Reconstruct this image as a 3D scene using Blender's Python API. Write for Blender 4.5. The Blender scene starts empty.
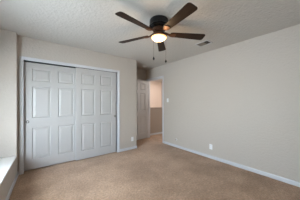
import bpy, bmesh, math
from mathutils import Vector, Matrix

C = bpy.context.scene.collection
S = bpy.context.scene
PI = math.pi

# ------------------------------------------------------------------ camera
CAMH = 1.268
cam_d = bpy.data.cameras.new('camera')
cam = bpy.data.objects.new('camera', cam_d)
C.objects.link(cam)
cam.location = (0, 0, CAMH)
cam.rotation_euler = (PI/2, 0, math.radians(-37.7))
cam_d.sensor_width = 36
cam_d.lens = 36*145/300
cam_d.shift_y = 2.5/300
cam_d.clip_start = 0.02
S.camera = cam

# ------------------------------------------------------------------ world, light, exposure
w = bpy.data.worlds.new('sky_world')
S.world = w
w.use_nodes = True
nt = w.node_tree
bg = nt.nodes['Background']
sky = nt.nodes.new('ShaderNodeTexSky')
sky.sky_type = 'NISHITA'
sky.sun_disc = False
sky.sun_elevation = math.radians(50)
sky.sun_rotation = math.radians(200)
nt.links.new(sky.outputs[0], bg.inputs[0])
bg.inputs[1].default_value = 0.8

def area_light(name, loc, target, sx, sy, power, col):
    l = bpy.data.lights.new(name, 'AREA')
    l.shape = 'RECTANGLE'
    l.size, l.size_y = sx, sy
    l.energy = power
    l.color = col
    o = bpy.data.objects.new(name, l)
    C.objects.link(o)
    o.location = loc
    o.rotation_euler = (Vector(target)-Vector(loc)).to_track_quat('-Z', 'Y').to_euler()
    return o

# daylight that falls through the bay window and in from the end of the hall
area_light('window_daylight', (-3.5, -3.0, 2.6), (3.0, -3.0, 2.6), 14.0, 6.4, 5900, (0.80, 0.90, 1.0))
area_light('hall_added_light', (4.6, 5.0, 2.35), (4.6, 5.5, 0), 0.9, 0.9, 26, (1.0, 0.88, 0.80))  # unseen area light added under the hall ceiling to brighten the far wall
area_light('hall_end_daylight', (4.5, 2.5, 2.0), (3.3, 4.2, 0.8), 0.9, 0.9, 16, (1.0, 0.93, 0.86))

vs = S.view_settings
vs.view_transform = 'Standard'
vs.look = 'None'
vs.gamma = 1
vs.use_curve_mapping = False
vs.exposure = 0.46

# ------------------------------------------------------------------ materials
def mat(name, col, rough=0.6, metal=0.0, bump=None, spec=0.5, noise=None, emit=None):
    m = bpy.data.materials.new(name)
    m.use_nodes = True
    n, l = m.node_tree.nodes, m.node_tree.links
    b = n['Principled BSDF']
    b.inputs['Base Color'].default_value = (*col, 1)
    b.inputs['Roughness'].default_value = rough
    b.inputs['Metallic'].default_value = metal
    b.inputs['Specular IOR Level'].default_value = spec
    tc = n.new('ShaderNodeTexCoord')
    if noise:
        sc, other, detail = noise
        nz = n.new('ShaderNodeTexNoise')
        nz.inputs['Scale'].default_value = sc
        nz.inputs['Detail'].default_value = detail
        l.new(tc.outputs['Object'], nz.inputs['Vector'])
        r = n.new('ShaderNodeValToRGB')
        r.color_ramp.elements[0].position = 0.35
        r.color_ramp.elements[1].position = 0.65
        r.color_ramp.elements[0].color = (*col, 1)
        r.color_ramp.elements[1].color = (*other, 1)
        l.new(nz.outputs['Fac'], r.inputs['Fac'])
        l.new(r.outputs['Color'], b.inputs['Base Color'])
    if bump:
        sc, st, dist = bump
        nz = n.new('ShaderNodeTexNoise')
        nz.inputs['Scale'].default_value = sc
        nz.inputs['Detail'].default_value = 4
        l.new(tc.outputs['Object'], nz.inputs['Vector'])
        bp = n.new('ShaderNodeBump')
        bp.inputs['Strength'].default_value = st
        bp.inputs['Distance'].default_value = dist
        l.new(nz.outputs['Fac'], bp.inputs['Height'])
        l.new(bp.outputs['Normal'], b.inputs['Normal'])
    if emit:
        b.inputs['Emission Color'].default_value = (*emit[0], 1)
        b.inputs['Emission Strength'].default_value = emit[1]
    return m

M_wall = mat('greige_wall_paint', (0.513, 0.463, 0.418), 0.55, bump=(34, 0.8, 0.008))
M_ceil = mat('textured_ceiling_paint', (0.60, 0.578, 0.548), 0.8, bump=(30, 1.0, 0.011))
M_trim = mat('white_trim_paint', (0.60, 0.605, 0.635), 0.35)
M_sill = mat('lit_sill_paint', (0.84, 0.84, 0.83), 0.35)  # same paint as the trim, with the sill's brighter light put into the colour
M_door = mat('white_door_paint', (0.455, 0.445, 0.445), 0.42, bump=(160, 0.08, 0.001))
M_hallwall = mat('hall_wall_paint', (0.62, 0.54, 0.48), 0.6, bump=(55, 0.3, 0.004))
M_hallshade = mat('shaded_hall_paint', (0.35, 0.29, 0.245), 0.6, bump=(40, 0.5, 0.005))  # wall paint made darker and more tan: the half wall's shade is in the colour
M_plastic = mat('white_plastic', (0.80, 0.81, 0.83), 0.3)
M_slot = mat('dark_slot', (0.03, 0.03, 0.03), 0.6)
M_bronze = mat('dark_bronze', (0.008, 0.008, 0.010), 0.25, metal=0.3)
M_copper = mat('antique_copper', (0.095, 0.040, 0.020), 0.45, metal=0.55)
M_brass = mat('aged_brass', (0.035, 0.024, 0.014), 0.5, metal=0.2)
M_nickel = mat('satin_nickel', (0.45, 0.43, 0.40), 0.35, metal=0.9)
M_bowl = mat('lit_frosted_glass', (0.9, 0.8, 0.65), 0.3, emit=((1.0, 0.74, 0.42), 1.7))
M_rimglow = mat('bowl_edge_glow', (0.8, 0.5, 0.25), 0.3, emit=((1.0, 0.55, 0.2), 0.75))  # dimmer amber glow at the bowl's edge, put into an added ring
M_track = mat('shade_dark_track', (0.04, 0.045, 0.05), 0.5, metal=0.3)  # coloured dark for the shade in the gap above the closet doors
M_louvre = mat('vent_enamel', (0.36, 0.33, 0.29), 0.4)
M_duct = mat('duct_inside', (0.05, 0.045, 0.04), 0.8)

def wood():
    m = mat('walnut_blade', (0.05, 0.027, 0.017), 0.5, spec=0.2)
    n, l = m.node_tree.nodes, m.node_tree.links
    b = n['Principled BSDF']
    tc = n.new('ShaderNodeTexCoord')
    mp = n.new('ShaderNodeMapping')
    mp.inputs['Scale'].default_value = (3, 45, 10)
    nz = n.new('ShaderNodeTexNoise')
    nz.inputs['Scale'].default_value = 3
    nz.inputs['Detail'].default_value = 6
    r = n.new('ShaderNodeValToRGB')
    r.color_ramp.elements[0].position = 0.3
    r.color_ramp.elements[1].position = 0.75
    r.color_ramp.elements[0].color = (0.012, 0.006, 0.003, 1)
    r.color_ramp.elements[1].color = (0.036, 0.017, 0.009, 1)
    l.new(tc.outputs['Object'], mp.inputs[0]); l.new(mp.outputs[0], nz.inputs['Vector'])
    l.new(nz.outputs['Fac'], r.inputs[0]); l.new(r.outputs[0], b.inputs['Base Color'])
    return m
M_wood = wood()

def carpet():
    m = bpy.data.materials.new('tan_carpet')
    m.use_nodes = True
    n, l = m.node_tree.nodes, m.node_tree.links
    b = n['Principled BSDF']
    b.inputs['Roughness'].default_value = 0.95
    b.inputs['Specular IOR Level'].default_value = 0.1
    b.inputs['Sheen Weight'].default_value = 0.25
    tc = n.new('ShaderNodeTexCoord')
    big = n.new('ShaderNodeTexNoise'); big.inputs['Scale'].default_value = 1.6; big.inputs['Detail'].default_value = 5; big.inputs['Roughness'].default_value = 0.65
    fine = n.new('ShaderNodeTexNoise'); fine.inputs['Scale'].default_value = 34; fine.inputs['Detail'].default_value = 5; fine.inputs['Roughness'].default_value = 0.75
    for q in (big, fine): l.new(tc.outputs['Object'], q.inputs['Vector'])
    r1 = n.new('ShaderNodeValToRGB')
    r1.color_ramp.elements[0].position = 0.36; r1.color_ramp.elements[1].position = 0.62
    r1.color_ramp.elements[0].color = (0.345, 0.215, 0.135, 1)
    r1.color_ramp.elements[1].color = (0.50, 0.328, 0.215, 1)
    l.new(big.outputs['Fac'], r1.inputs[0])
    r2 = n.new('ShaderNodeValToRGB')
    r2.color_ramp.elements[0].position = 0.3; r2.color_ramp.elements[1].position = 0.7
    r2.color_ramp.elements[0].color = (0.62, 0.60, 0.57, 1)
    r2.color_ramp.elements[1].color = (1.30, 1.30, 1.30, 1)
    l.new(fine.outputs['Fac'], r2.inputs[0])
    mx = n.new('ShaderNodeMix'); mx.data_type = 'RGBA'; mx.blend_type = 'MULTIPLY'
    mx.inputs['Factor'].default_value = 1
    l.new(r1.outputs[0], mx.inputs['A']); l.new(r2.outputs[0], mx.inputs['B'])
    l.new(mx.outputs['Result'], b.inputs['Base Color'])
    bp = n.new('ShaderNodeBump'); bp.inputs['Strength'].default_value = 0.8; bp.inputs['Distance'].default_value = 0.02
    l.new(fine.outputs['Fac'], bp.inputs['Height']); l.new(bp.outputs['Normal'], b.inputs['Normal'])
    return m
M_carpet = carpet()

def glass():
    m = bpy.data.materials.new('window_glass')
    m.use_nodes = True
    n, l = m.node_tree.nodes, m.node_tree.links
    n.remove(n['Principled BSDF'])
    t = n.new('ShaderNodeBsdfTransparent'); t.inputs[0].default_value = (0.95, 0.97, 0.96, 1)
    g = n.new('ShaderNodeBsdfGlossy'); g.inputs['Roughness'].default_value = 0.03
    mx = n.new('ShaderNodeMixShader'); mx.inputs[0].default_value = 0.06
    l.new(t.outputs[0], mx.inputs[1]); l.new(g.outputs[0], mx.inputs[2])
    l.new(mx.outputs[0], n['Material Output'].inputs[0])
    return m
M_glass = glass()

# ------------------------------------------------------------------ mesh helpers
def box(bm, x0, x1, y0, y1, z0, z1, M=None):
    v = [bm.verts.new((x, y, z)) for z in (z0, z1) for y in (y0, y1) for x in (x0, x1)]
    for f in ((0, 2, 3, 1), (4, 5, 7, 6), (0, 1, 5, 4), (2, 6, 7, 3), (0, 4, 6, 2), (1, 3, 7, 5)):
        bm.faces.new([v[i] for i in f])
    if M is not None:
        bmesh.ops.transform(bm, matrix=M, verts=v)
    return v

def prism(bm, pts, z0, z1):
    a = [bm.verts.new((x, y, z0)) for x, y in pts]
    b = [bm.verts.new((x, y, z1)) for x, y in pts]
    n = len(pts)
    bm.faces.new(a[::-1]); bm.faces.new(b)
    for i in range(n):
        bm.faces.new((a[i], a[(i+1) % n], b[(i+1) % n], b[i]))
    return a+b

def extrude_profile(bm, prof, p0, p1, up=Vector((0, 0, 1)), side=None):
    """profile of (side, up) points swept from p0 to p1"""
    p0, p1 = Vector(p0), Vector(p1)
    a = [bm.verts.new(p0+side*s+up*u) for s, u in prof]
    b = [bm.verts.new(p1+side*s+up*u) for s, u in prof]
    n = len(prof)
    bm.faces.new(a); bm.faces.new(b[::-1])
    for i in range(n):
        bm.faces.new((a[(i+1) % n], a[i], b[i], b[(i+1) % n]))

def lathe(bm, prof, seg=40, M=None):
    rings = []
    for r, z in prof:
        if r < 1e-6:
            rings.append([bm.verts.new((0, 0, z))])
        else:
            rings.append([bm.verts.new((r*math.cos(2*PI*i/seg), r*math.sin(2*PI*i/seg), z)) for i in range(seg)])
    for a, b in zip(rings, rings[1:]):
        for i in range(seg):
            j = (i+1) % seg
            if len(a) == 1 and len(b) == 1: continue
            if len(a) == 1: bm.faces.new((a[0], b[i], b[j]))
            elif len(b) == 1: bm.faces.new((a[i], b[0], a[j]))
            else: bm.faces.new((a[i], b[i], b[j], a[j]))
    vs_ = [v for r in rings for v in r]
    if M is not None: bmesh.ops.transform(bm, matrix=M, verts=vs_)
    return vs_

def obj(name, bm, m, parent=None, bevel=0, smooth=False, seg=2):
    bmesh.ops.recalc_face_normals(bm, faces=bm.faces)
    me = bpy.data.meshes.new(name)
    bm.to_mesh(me); bm.free()
    me.materials.append(m)
    if smooth:
        me.shade_smooth()
        me.set_sharp_from_angle(angle=math.radians(40))
    o = bpy.data.objects.new(name, me)
    C.objects.link(o)
    if parent: o.parent = parent
    if bevel:
        b = o.modifiers.new('bevel', 'BEVEL')
        b.width = bevel; b.segments = seg; b.limit_method = 'ANGLE'
    return o

def tag(o, label, cat, group=None, kind=None):
    o['label'] = label; o['category'] = cat
    if group: o['group'] = group
    o['kind'] = kind or 'thing'
    return o

def struct(o, label, cat):
    return tag(o, label, cat, kind='structure')

def thing(name, label, cat, loc=(0, 0, 0), rotz=0, group=None):
    o = bpy.data.objects.new(name, None)
    C.objects.link(o)
    o.location = loc; o.rotation_euler = (0, 0, rotz)
    return tag(o, label, cat, group)

NB = bmesh.new

# ------------------------------------------------------------------ the setting
H = 2.445          # ceiling height
XR = 3.11          # face of the long right wall
YC = 3.42          # face of the closet wall
XE = 2.17          # outer corner of the closet wall
YA = 4.26          # back wall of the alcove
BY = -1.05         # rear wall
BX = -0.95         # inner face of the bay's outer wall
def xl(y): return -0.285+0.0433*(y-3.3)   # face of the left wall

bm = NB(); box(bm, -1.1, 5.8, BY-0.15, 6.4, -0.12, 0)
struct(obj('floor', bm, M_carpet), 'tan wall-to-wall carpet over the whole floor', 'floor')
bm = NB(); box(bm, -1.1, 5.8, BY-0.15, 6.4, H, H+0.12)
struct(obj('ceiling', bm, M_ceil), 'textured off-white flat ceiling', 'ceiling')

# right wall with the doorway to the hall
DY0, DY1, DH = 3.37, 4.18, 2.055
bm = NB()
box(bm, XR, XR+0.12, BY-0.15, DY0, 0, H)
box(bm, XR, XR+0.12, DY1, 6.4, 0, H)
box(bm, XR, XR+0.12, DY0, DY1, DH, H)
struct(obj('wall_right', bm, M_wall), 'long bare greige wall with the hall doorway at its far end', 'wall')

# closet wall with the opening for the sliding doors
OX0, OX1, OH = -0.206, 1.604, 2.033
bm = NB()
box(bm, -0.45, OX0, YC, YC+0.11, 0, H)
box(bm, OX1, XE, YC, YC+0.11, 0, H)
box(bm, OX0, OX1, YC, YC+0.11, OH, H)
box(bm, XE-0.11, XE, YC+0.11, YA, 0, H)
struct(obj('wall_closet', bm, M_wall), 'greige wall around the white sliding closet doors', 'wall')

bm = NB(); box(bm, -1.1, XR, YA, YA+0.12, 0, H)
struct(obj('wall_alcove', bm, M_wall), 'shaded back wall of the alcove behind the open door', 'wall')
bm = NB()
box(bm, -1.1, XR, BY-0.15, BY, 0, H)
struct(obj('wall_back', bm, M_wall), 'plain greige rear wall', 'wall')

# left wall with the full-height window bay
Y0, Y1 = 0.15, 3.30
SZ = 0.376
bm = NB()
prism(bm, [(xl(Y1), Y1), (xl(YC+0.1), YC+0.1), (-0.30, YA), (-1.1, YA), (-1.1, Y1)], 0, H)
prism(bm, [(xl(BY), BY), (xl(Y0), Y0), (-1.1, Y0), (-1.1, BY)], 0, H)
prism(bm, [(xl(Y0), Y0), (xl(Y1), Y1), (-1.1, Y1), (-1.1, Y0)], 0, SZ-0.022)
WY0, WY1, WZ0, WZ1 = 1.00, 2.32, 0.55, 2.0
box(bm, -1.1, BX, Y0, WY0, SZ-0.022, H); box(bm, -1.1, BX, WY1, Y1, SZ-0.022, H)
box(bm, -1.1, BX, WY0, WY1, SZ-0.022, WZ0); box(bm, -1.1, BX, WY0, WY1, WZ1, H)
struct(obj('wall_left', bm, M_wall), 'greige left wall opening into a window bay above the low sill', 'wall')

# hall beyond the doorway
bm = NB(); box(bm, XR+0.12, 5.8, 6.25, 6.4, 0, H)
struct(obj('wall_hall_far', bm, M_hallwall), 'bright pinkish hall wall seen through the doorway', 'wall')
bm = NB(); box(bm, 5.65, 5.8, 2.0, 6.25, 0, H)
struct(obj('wall_hall_right', bm, M_hallwall), 'end wall of the hall', 'wall')
bm = NB(); box(bm, XR+0.12, 5.8, 1.85, 2.0, 0, H)
struct(obj('wall_hall_near', bm, M_hallwall), 'near wall of the hall', 'wall')
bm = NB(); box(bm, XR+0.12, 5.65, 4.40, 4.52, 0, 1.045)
hw = struct(obj('wall_stair', bm, M_hallshade), 'low half wall in the hall seen through the doorway, shade put into its tan colour', 'half wall')
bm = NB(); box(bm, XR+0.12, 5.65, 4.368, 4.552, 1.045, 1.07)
obj('cap', bm, M_hallshade, hw, bevel=0.006)['label'] = 'flat cap along the top of the half wall'

# baseboards
BBP = [(0, 0), (0.013, 0), (0.013, 0.050), (0.009, 0.062), (0.004, 0.067), (0, 0.067)]
def baseboard(name, p0, p1, side, label):
    bm = NB(); extrude_profile(bm, BBP, (*p0, 0), (*p1, 0), side=Vector((*side, 0)).normalized())
    return struct(obj(name, bm, M_trim), label, 'baseboard')
baseboard('baseboard_right', (XR, BY), (XR, DY0-0.06), (-1, 0), 'white baseboard along the long right wall')
baseboard('baseboard_closet', (OX1+0.06, YC), (XE, YC), (0, -1), 'short white baseboard between the closet casing and the wall corner')
baseboard('baseboard_corner', (XE, YC-0.013), (XE, YA), (1, 0), 'white baseboard on the closet side wall in the alcove')
baseboard('baseboard_alcove', (XE+0.013, YA), (XR, YA), (0, -1), 'white baseboard behind the open door in the alcove')
baseboard('baseboard_left', (xl(BY), BY), (xl(YC), YC), (1, -0.0433), 'white baseboard below the window sill on the left wall')
baseboard('baseboard_back', (-0.4, BY), (XR-0.02, BY), (0, 1), 'white baseboard on the rear wall')
baseboard('baseboard_hall', (XR+0.13, 4.40), (5.65, 4.40), (0, -1), 'pale baseboard at the foot of the hall half wall')

# casings: moulded profile (across, out)
CAS = [(0, 0), (0.050, 0), (0.050, 0.017), (0.041, 0.017), (0.036, 0.013), (0.013, 0.010), (0.006, 0.008), (0, 0.006)]
def casing(bm, a0, a1, top, place, z0=0.0):
    """frame of three mitred sides around an opening a0..a1; place(a, out, z) -> point"""
    W = []
    for s, o in CAS:
        W.append([place(a0-s, o, z0), place(a0-s, o, top+s), place(a1+s, o, top+s), place(a1+s, o, z0)])
    V = [[bm.verts.new(p) for p in row] for row in W]
    n = len(V)
    for i in range(n):
        j = (i+1) % n
        for k in range(3):
            bm.faces.new((V[i][k], V[i][k+1], V[j][k+1], V[j][k]))
    bm.faces.new([r[0] for r in V]); bm.faces.new([r[3] for r in V][::-1])

bm = NB()
casing(bm, OX0, OX1, OH, lambda a, o, z: (a, YC-o, z))
t1 = struct(obj('trim_1', bm, M_trim), 'white moulded casing around the closet opening', 'door casing')
bm = NB()
box(bm, OX0-0.002, OX0+0.004, YC, YC+0.11, 0, OH); box(bm, OX1-0.004, OX1+0.002, YC, YC+0.11, 0, OH)
box(bm, OX0, OX1, YC, YC+0.11, OH-0.004, OH+0.002)
obj('jamb', bm, M_trim, t1)
bm = NB(); box(bm, OX0+0.004, OX1-0.004, YC+0.016, YC+0.105, OH-0.012, OH-0.004)
obj('track', bm, M_track, t1)['label'] = 'sliding track under the closet head jamb, shade of the gap put into its dark colour'

bm = NB()
casing(bm, DY0, DY1, DH, lambda a, o, z: (XR-o, a, z))
t2 = struct(obj('trim_2', bm, M_trim), 'white casing around the hall doorway', 'door casing')
bm = NB()
box(bm, XR, XR+0.12, DY0-0.002, DY0+0.014, 0, DH); box(bm, XR, XR+0.12, DY1-0.014, DY1+0.002, 0, DH)
box(bm, XR, XR+0.12, DY0, DY1, DH-0.014, DH+0.002)
obj('jamb', bm, M_trim, t2)
bm = NB()
box(bm, XR+0.045, XR+0.075, DY0+0.012, DY0+0.024, 0, DH-0.014); box(bm, XR+0.045, XR+0.075, DY1-0.024, DY1-0.012, 0, DH-0.014)
box(bm, XR+0.045, XR+0.075, DY0+0.012, DY1-0.012, DH-0.026, DH-0.012)
obj('door_stop', bm, M_trim, t2)

# low deep sill of the window bay
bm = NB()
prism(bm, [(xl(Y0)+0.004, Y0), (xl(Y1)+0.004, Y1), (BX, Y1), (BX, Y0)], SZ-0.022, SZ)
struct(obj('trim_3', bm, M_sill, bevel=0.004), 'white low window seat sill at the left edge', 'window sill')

def window(name, label, plane, a0, a1, z0, z1, out):
    """plane(a, depth, z) -> point; depth runs outwards"""
    def pb(bm, A0, A1, D0, D1, Z0, Z1):
        p, q = Vector(plane(A0, D0, Z0)), Vector(plane(A1, D1, Z1))
        box(bm, min(p.x, q.x), max(p.x, q.x), min(p.y, q.y), max(p.y, q.y), min(p.z, q.z), max(p.z, q.z))
    bm = NB()
    pb(bm, a0, a0+0.05, 0.05, 0.11, z0, z1); pb(bm, a1-0.05, a1, 0.05, 0.11, z0, z1)
    pb(bm, a0, a1, 0.05, 0.11, z0, z0+0.05); pb(bm, a0, a1, 0.05, 0.11, z1-0.05, z1)
    wroot = struct(obj(name, bm, M_trim), label, 'window')
    mid = (z0+z1)/2
    bm = NB(); pb(bm, a0+0.05, a1-0.05, 0.055, 0.10, mid-0.022, mid+0.022)
    obj('meeting_rail', bm, M_trim, wroot)
    for lo, hi in ((z0+0.05, mid-0.022), (mid+0.022, z1-0.05)):
        bm = NB(); pb(bm, a0+0.05, a1-0.05, 0.075, 0.081, lo, hi)
        obj('pane', bm, M_glass, wroot)
window('window_1', 'white window in the outer wall of the bay', lambda a, d, z: (BX-d, a, z), WY0, WY1, WZ0, WZ1, -1)

# ------------------------------------------------------------------ six-panel doors
def six_panel(name, W, HH, T, stile, mid, rows, parent=None):
    """leaf with its front at local y=0 facing -y, x 0..W, z 0..HH; panels as children"""
    pw = (W-2*stile-mid)/2
    xs = [0, stile, stile+pw, stile+pw+mid, W-stile, W]
    zs = [0]
    for a, b in rows: zs += [a, b]
    zs.append(HH)
    bm = NB()
    G = [[bm.verts.new((x, 0, z)) for x in xs] for z in zs]
    fields = []
    ins, dep = 0.012, 0.013
    for i in range(len(zs)-1):
        for j in range(5):
            q = [G[i][j], G[i][j+1], G[i+1][j+1], G[i+1][j]]
            if i % 2 == 1 and j in (1, 3):
                x0, x1, z0, z1 = xs[j]+ins, xs[j+1]-ins, zs[i]+ins, zs[i+1]-ins
                r = [bm.verts.new(p) for p in ((x0, dep, z0), (x1, dep, z0), (x1, dep, z1), (x0, dep, z1))]
                for k in range(4):
                    bm.faces.new((q[k], q[(k+1) % 4], r[(k+1) % 4], r[k]))
                bm.faces.new(r)
                fields.append((x0, x1, z0, z1))
            else:
                bm.faces.new(q)
    B = [bm.verts.new(p) for p in ((0, T, 0), (W, T, 0), (W, T, HH), (0, T, HH))]
    bm.faces.new(B)
    L = [r[0] for r in G]; R = [r[-1] for r in G]
    bm.faces.new(L+[B[3], B[0]]); bm.faces.new(R+[B[2], B[1]])
    bm.faces.new(G[0]+[B[1], B[0]]); bm.faces.new(G[-1]+[B[2], B[3]])
    leaf = obj(name, bm, M_door, parent)
    for x0, x1, z0, z1 in fields:
        bm = NB()
        a, b = 0.004, 0.040
        lo = [bm.verts.new(p) for p in ((x0+a, dep, z0+a), (x1-a, dep, z0+a), (x1-a, dep, z1-a), (x0+a, dep, z1-a))]
        hi = [bm.verts.new(p) for p in ((x0+b, 0.003, z0+b), (x1-b, 0.003, z0+b), (x1-b, 0.003, z1-b), (x0+b, 0.003, z1-b))]
        for k in range(4):
            bm.faces.new((lo[k], lo[(k+1) % 4], hi[(k+1) % 4], hi[k]))
        bm.faces.new(hi); bm.faces.new(lo[::-1])
        obj('panel', bm, M_door, leaf)
    return leaf

ROWS = [(0.185, 0.775), (0.955, 1.545), (1.645, 1.885)]
def finger_pull(parent, x, z):
    bm = NB()
    M = Matrix.Translation((x, 0, z)) @ Matrix.Rotation(PI/2, 4, 'X')
    lathe(bm, [(0, -0.004), (0.013, -0.002), (0.017, 0.0015), (0.023, 0.004), (0.026, 0.002), (0.026, -0.002)], 24, M)
    p = obj('finger_pull', bm, M_brass, parent, smooth=True)
    p['label'] = 'small round dark brass finger pull'

DW = 0.925
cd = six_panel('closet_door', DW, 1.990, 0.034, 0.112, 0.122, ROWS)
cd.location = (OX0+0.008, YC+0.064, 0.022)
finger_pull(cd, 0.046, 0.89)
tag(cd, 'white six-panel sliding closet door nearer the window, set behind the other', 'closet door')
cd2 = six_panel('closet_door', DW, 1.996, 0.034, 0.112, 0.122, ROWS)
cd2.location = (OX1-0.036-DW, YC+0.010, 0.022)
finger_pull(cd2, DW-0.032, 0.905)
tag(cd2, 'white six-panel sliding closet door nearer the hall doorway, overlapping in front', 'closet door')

d3 = six_panel('door_1', 0.795, 2.02, 0.035, 0.11, 0.115, [(0.195, 0.785), (0.965, 1.565), (1.665, 1.91)])
# hinged on the far jamb, swung open into the alcove
d3.rotation_euler = (0, 0, math.radians(6.0))
ang = math.radians(6.0)
d3.location = (XR-0.030-0.795*math.cos(ang), DY1-0.050-0.795*math.sin(ang), 0.018)
struct(d3, 'white six-panel bedroom door standing open in the alcove', 'door')
for hz in (0.2, 1.0, 1.82):
    bm = NB()
    lathe(bm, [(0, hz-0.045), (0.006, hz-0.045), (0.006, hz+0.045), (0, hz+0.045)], 12, Matrix.Translation((0.803, 0.004, 0)))
    obj('hinge', bm, M_nickel, d3, smooth=True)
bm = NB()
M = Matrix.Translation((0.065, 0, 0.94)) @ Matrix.Rotation(PI/2, 4, 'X')
lathe(bm, [(0, 0), (0.03, 0), (0.03, 0.006), (0.011, 0.009), (0.011, 0.032), (0.024, 0.040), (0.027, 0.052), (0.020, 0.062), (0, 0.064)], 24, M)
obj('door_knob', bm, M_nickel, d3, smooth=True)

# ------------------------------------------------------------------ ceiling fan
FX, FY, FZ = 1.371, 1.564, 2.251
fan = thing('ceiling_fan', 'dark bronze hugger ceiling fan with five walnut blades and a lit bowl', 'ceiling fan', (FX, FY, H))
dz = FZ-H
bm = NB()
lathe(bm, [(0, 0), (0.128, 0), (0.133, -0.006), (0.136, -0.02), (0.136, -0.085), (0.131, -0.100), (0.116, -0.112), (0.096, -0.119), (0, -0.12)], 48)
mh = obj('motor_housing', bm, M_bronze, fan, smooth=True)
bm = NB()
lathe(bm, [(0.128, -0.108), (0.128, -0.102), (0.137, -0.096), (0.1405, -0.089), (0.137, -0.082), (0.130, -0.082)], 48)
obj('band', bm, M_bronze, mh, smooth=True)
bm = NB()
lathe(bm, [(0, -0.116), (0.080, -0.117), (0.092, -0.126), (0.092, -0.146), (0.082, -0.158), (0.076, -0.167), (0, -0.167)], 48)
obj('flywheel', bm, M_copper, fan, smooth=True)
bm = NB()
lathe(bm, [(0, -0.16), (0.062, -0.16), (0.066, -0.185), (0.074, -0.200), (0.104, -0.210), (0.112, -0.218), (0.116, -0.230), (0.115, -0.240), (0.110, -0.244), (0.103, -0.244), (0.100, -0.236), (0, -0.232)], 48)
obj('light_fitter', bm, M_copper, fan, smooth=True)
bm = NB()
prof = [(0.103*math.cos(t), -0.240-0.060*math.sin(t)) for t in [i*PI/2/12 for i in range(13)]]
prof[-1] = (0, prof[-1][1])
lathe(bm, prof, 48)
bw = obj('light_bowl', bm, M_bowl, fan, smooth=True)
bw['label'] = 'glowing frosted glass bowl'
bm = NB()
lathe(bm, [(0.1035, -0.2405), (0.1095, -0.243), (0.1105, -0.249), (0.1075, -0.256), (0.1000, -0.258)], 48)
obj('added_glow_rim', bm, M_rimglow, bw, smooth=True)['label'] = 'added rim of the glass bowl, its amber edge glow put into the colour'
lamp = bpy.data.lights.new('bulb', 'POINT')
lamp.energy = 5; lamp.color = (1.0, 0.70, 0.40); lamp.shadow_soft_size = 0.05
lo = bpy.data.objects.new('bulb', lamp); C.objects.link(lo); lo.parent = fan; lo.location = (0, 0, -0.37)
bm = NB()
lathe(bm, [(0, -0.297), (0.006, -0.299), (0.008, -0.305), (0.004, -0.311), (0, -0.312)], 16)
obj('finial', bm, M_copper, bw, smooth=True)

def blade_mesh():
    bm = NB()
    r0, r1 = 0.165, 0.692
    pts = []
    N = 14
    def half(t):     # half width along the blade
        return 0.047+0.021*min(1, t/0.85)
    ups, dns = [], []
    for i in range(N+1):
        t = i/N*0.93
        ups.append((r0+(r1-r0)*t, half(t)))
    cr = 0.034
    hw_ = half(1)
    tip = []
    for i in range(7):
        a = PI/2-i*PI/2/6
        tip.append((r1-cr+cr*math.cos(a), hw_-cr+cr*math.sin(a)))
    line = [(r0, 0.03), (r0+0.006, 0.042)]+ups[1:]+tip
    outl = line+[(x, -y) for x, y in line[::-1]]
    top = [bm.verts.new((x, y, 0.003)) for x, y in outl]
    bot = [bm.verts.new((x, y, -0.003)) for x, y in outl]
    bm.faces.new(top); bm.faces.new(bot[::-1])
    n = len(outl)
    for i in range(n):
        bm.faces.new((top[i], top[(i+1) % n], bot[(i+1) % n], bot[i]))
    return bm
def iron_mesh():
    bm = NB()
    # curved arm from the flywheel to a spread foot under the blade root
    sta = [(0.080, 0.016, 0.020), (0.105, 0.017, 0.018), (0.130, 0.018, 0.006), (0.155, 0.022, -0.005), (0.185, 0.036, -0.006), (0.222, 0.040, -0.006), (0.246, 0.020, -0.006)]
    prev = None
    for x, hw_, z in sta:
        ring = [bm.verts.new(p) for p in ((x, -hw_, z), (x, hw_, z), (x, hw_, z-0.007), (x, -hw_, z-0.007))]
        if prev:
            for k in range(4):
                bm.faces.new((prev[k], prev[(k+1) % 4], ring[(k+1) % 4], ring[k]))
        else: bm.faces.new(ring)
        prev = ring
    bm.faces.new(prev[::-1])
    for x, y in ((0.19, 0.02), (0.19, -0.02), (0.228, 0)):
        lathe(bm, [(0, -0.016), (0.005, -0.0155), (0.006, -0.013), (0.006, -0.010)], 10, Matrix.Translation((x, y, 0)))
    return bm
BANG = -28.46
b0 = obj('blade', blade_mesh(), M_wood, fan, bevel=0.0015)
i0 = obj('blade_iron', iron_mesh(), M_copper, b0, smooth=True)
for k in range(5):
    b = b0 if k == 0 else b0.copy()
    if k:
        C.objects.link(b); b.parent = fan
        ir = i0.copy(); C.objects.link(ir); ir.parent = b
    b.location = (0, 0, dz)
    b.rotation_euler = (Matrix.Rotation(math.radians(BANG+72*k), 4, 'Z') @ Matrix.Rotation(math.radians(-12), 4, 'X')).to_euler()

def pull_chain(dx, dy, z0, z1):
    bm = NB()
    n = int((z0-z1)/0.009)
    for i in range(n):
        z = z0-(z0-z1)*i/n
        lathe(bm, [(0, z+0.0045), (0.0015, z+0.003), (0.0018, z), (0.0015, z-0.003), (0, z-0.0046)], 8)
    ch = obj('pull_chain', bm, M_copper, fan, smooth=True)
    ch.location = (dx, dy, 0)
    bm = NB()
    lathe(bm, [(0, z1+0.006), (0.004, z1+0.004), (0.007, z1-0.006), (0.013, z1-0.016), (0.0145, z1-0.026), (0.011, z1-0.036), (0.004, z1-0.042), (0, z1-0.043)], 18)
    obj('fob', bm, M_bronze, ch, smooth=True)
# offsets given as (right, forward) of the fan body, turned into room directions
def rf(r, f): return (0.7912*r+0.6115*f, -0.6115*r+0.7912*f)
pull_chain(*rf(-0.078, -0.088), -0.215, -0.553)
pull_chain(*rf(0.104, 0.050), -0.215, -0.551)

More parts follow.
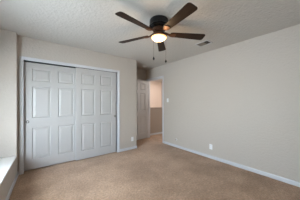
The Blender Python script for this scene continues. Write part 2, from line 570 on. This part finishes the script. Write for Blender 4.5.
# ------------------------------------------------------------------ ceiling register
vent = thing('air_vent', 'rectangular white metal ceiling air vent near the long right wall', 'air vent', (2.61, 1.632, H))
VX, VY = 0.098, 0.138
bm = NB()
for x0, x1, y0, y1 in ((-VX, -VX+0.022, -VY, VY), (VX-0.022, VX, -VY, VY), (-VX+0.022, VX-0.022, -VY, -VY+0.022), (-VX+0.022, VX-0.022, VY-0.022, VY)):
    box(bm, x0, x1, y0, y1, -0.008, 0)
obj('frame', bm, M_trim, vent, bevel=0.002)
bm = NB(); box(bm, -VX+0.02, VX-0.02, -VY+0.02, VY-0.02, -0.0012, -0.0002)
obj('duct_opening', bm, M_duct, vent)
SPLIT = -0.030
bm = NB(); box(bm, -VX+0.022, VX-0.022, SPLIT-0.003, SPLIT+0.003, -0.009, -0.001)
obj('divider', bm, M_louvre, vent)
def slat(y, a):
    bm = NB()
    box(bm, -VX+0.022, VX-0.022, -0.0062, 0.0062, -0.0006, 0.0006)
    s = obj('louvre', bm, M_louvre, vent)
    s.location = (0, y, -0.0062); s.rotation_euler = (math.radians(a), 0, 0)
y = SPLIT+0.013
while y < VY-0.028:
    slat(y, -38); y += 0.0135
y = SPLIT-0.013
while y > -VY+0.028:
    slat(y, 38); y -= 0.0135

# ------------------------------------------------------------------ smoke detector
sd = thing('smoke_detector', 'round white smoke detector on the shaded alcove ceiling', 'smoke detector', (2.72, 3.80, H))
bm = NB(); lathe(bm, [(0, 0), (0.068, 0), (0.068, -0.010), (0, -0.010)], 32)
obj('base', bm, M_plastic, sd, smooth=True)
bm = NB(); lathe(bm, [(0.060, -0.010), (0.060, -0.026), (0.052, -0.036), (0.030, -0.040), (0, -0.040)], 32)
obj('cover', bm, M_plastic, sd, smooth=True)

# ------------------------------------------------------------------ wall plates
def plate(name, label, cat, loc, rotz, w_, h_):
    """local frame: y runs out of the wall"""
    t = thing(name, label, cat, loc, rotz)
    bm = NB(); box(bm, -w_/2, w_/2, 0, 0.006, -h_/2, h_/2)
    obj('cover_plate', bm, M_plastic, t, bevel=0.003)
    return t
def outlet(label, loc, rotz):
    t = plate('power_outlet', label, 'outlet', loc, rotz, 0.072, 0.116)
    for s in (1, -1):
        bm = NB()
        lathe(bm, [(0, 0.0085), (0.0155, 0.0085), (0.017, 0.007), (0.017, 0.004)], 24, Matrix.Translation((0, 0, s*0.0195)) @ Matrix.Rotation(-PI/2, 4, 'X'))
        r = obj('receptacle', bm, M_plastic, t, smooth=True)
        for dx in (-0.006, 0.006):
            bm = NB(); box(bm, dx-0.0012, dx+0.0012, 0.008, 0.0088, s*0.0195-0.001, s*0.0195+0.008)
            obj('slot', bm, M_slot, r)
    return t
outlet('white duplex outlet low on the long right wall', (XR, 1.760, 0.262), PI/2)
outlet('white outlet on the short wall between closet casing and corner', (2.035, YC, 0.275), PI)
sw = plate('light_switch', 'white light switch plate beside the hall doorway', 'light switch', (XR, 3.145, 1.335), PI/2, 0.072, 0.116)
bm = NB(); box(bm, -0.005, 0.005, 0.004, 0.017, -0.004, 0.010, Matrix.Rotation(math.radians(18), 4, 'X'))
obj('toggle', bm, M_plastic, sw, bevel=0.0015)

ws = thing('cable_fitting', 'tiny dark round fitting low on the right wall near the doorway', 'wall fitting', (XR, 2.80, 0.215), PI/2)
bm = NB(); lathe(bm, [(0, 0.005), (0.022, 0.005), (0.025, 0.003), (0.025, 0)], 24, Matrix.Rotation(-PI/2, 4, 'X'))
obj('base', bm, M_plastic, ws, smooth=True)
bm = NB(); lathe(bm, [(0, 0.022), (0.011, 0.022), (0.012, 0.020), (0.012, 0.004)], 16, Matrix.Rotation(-PI/2, 4, 'X'))
obj('pin', bm, M_slot, ws, smooth=True)
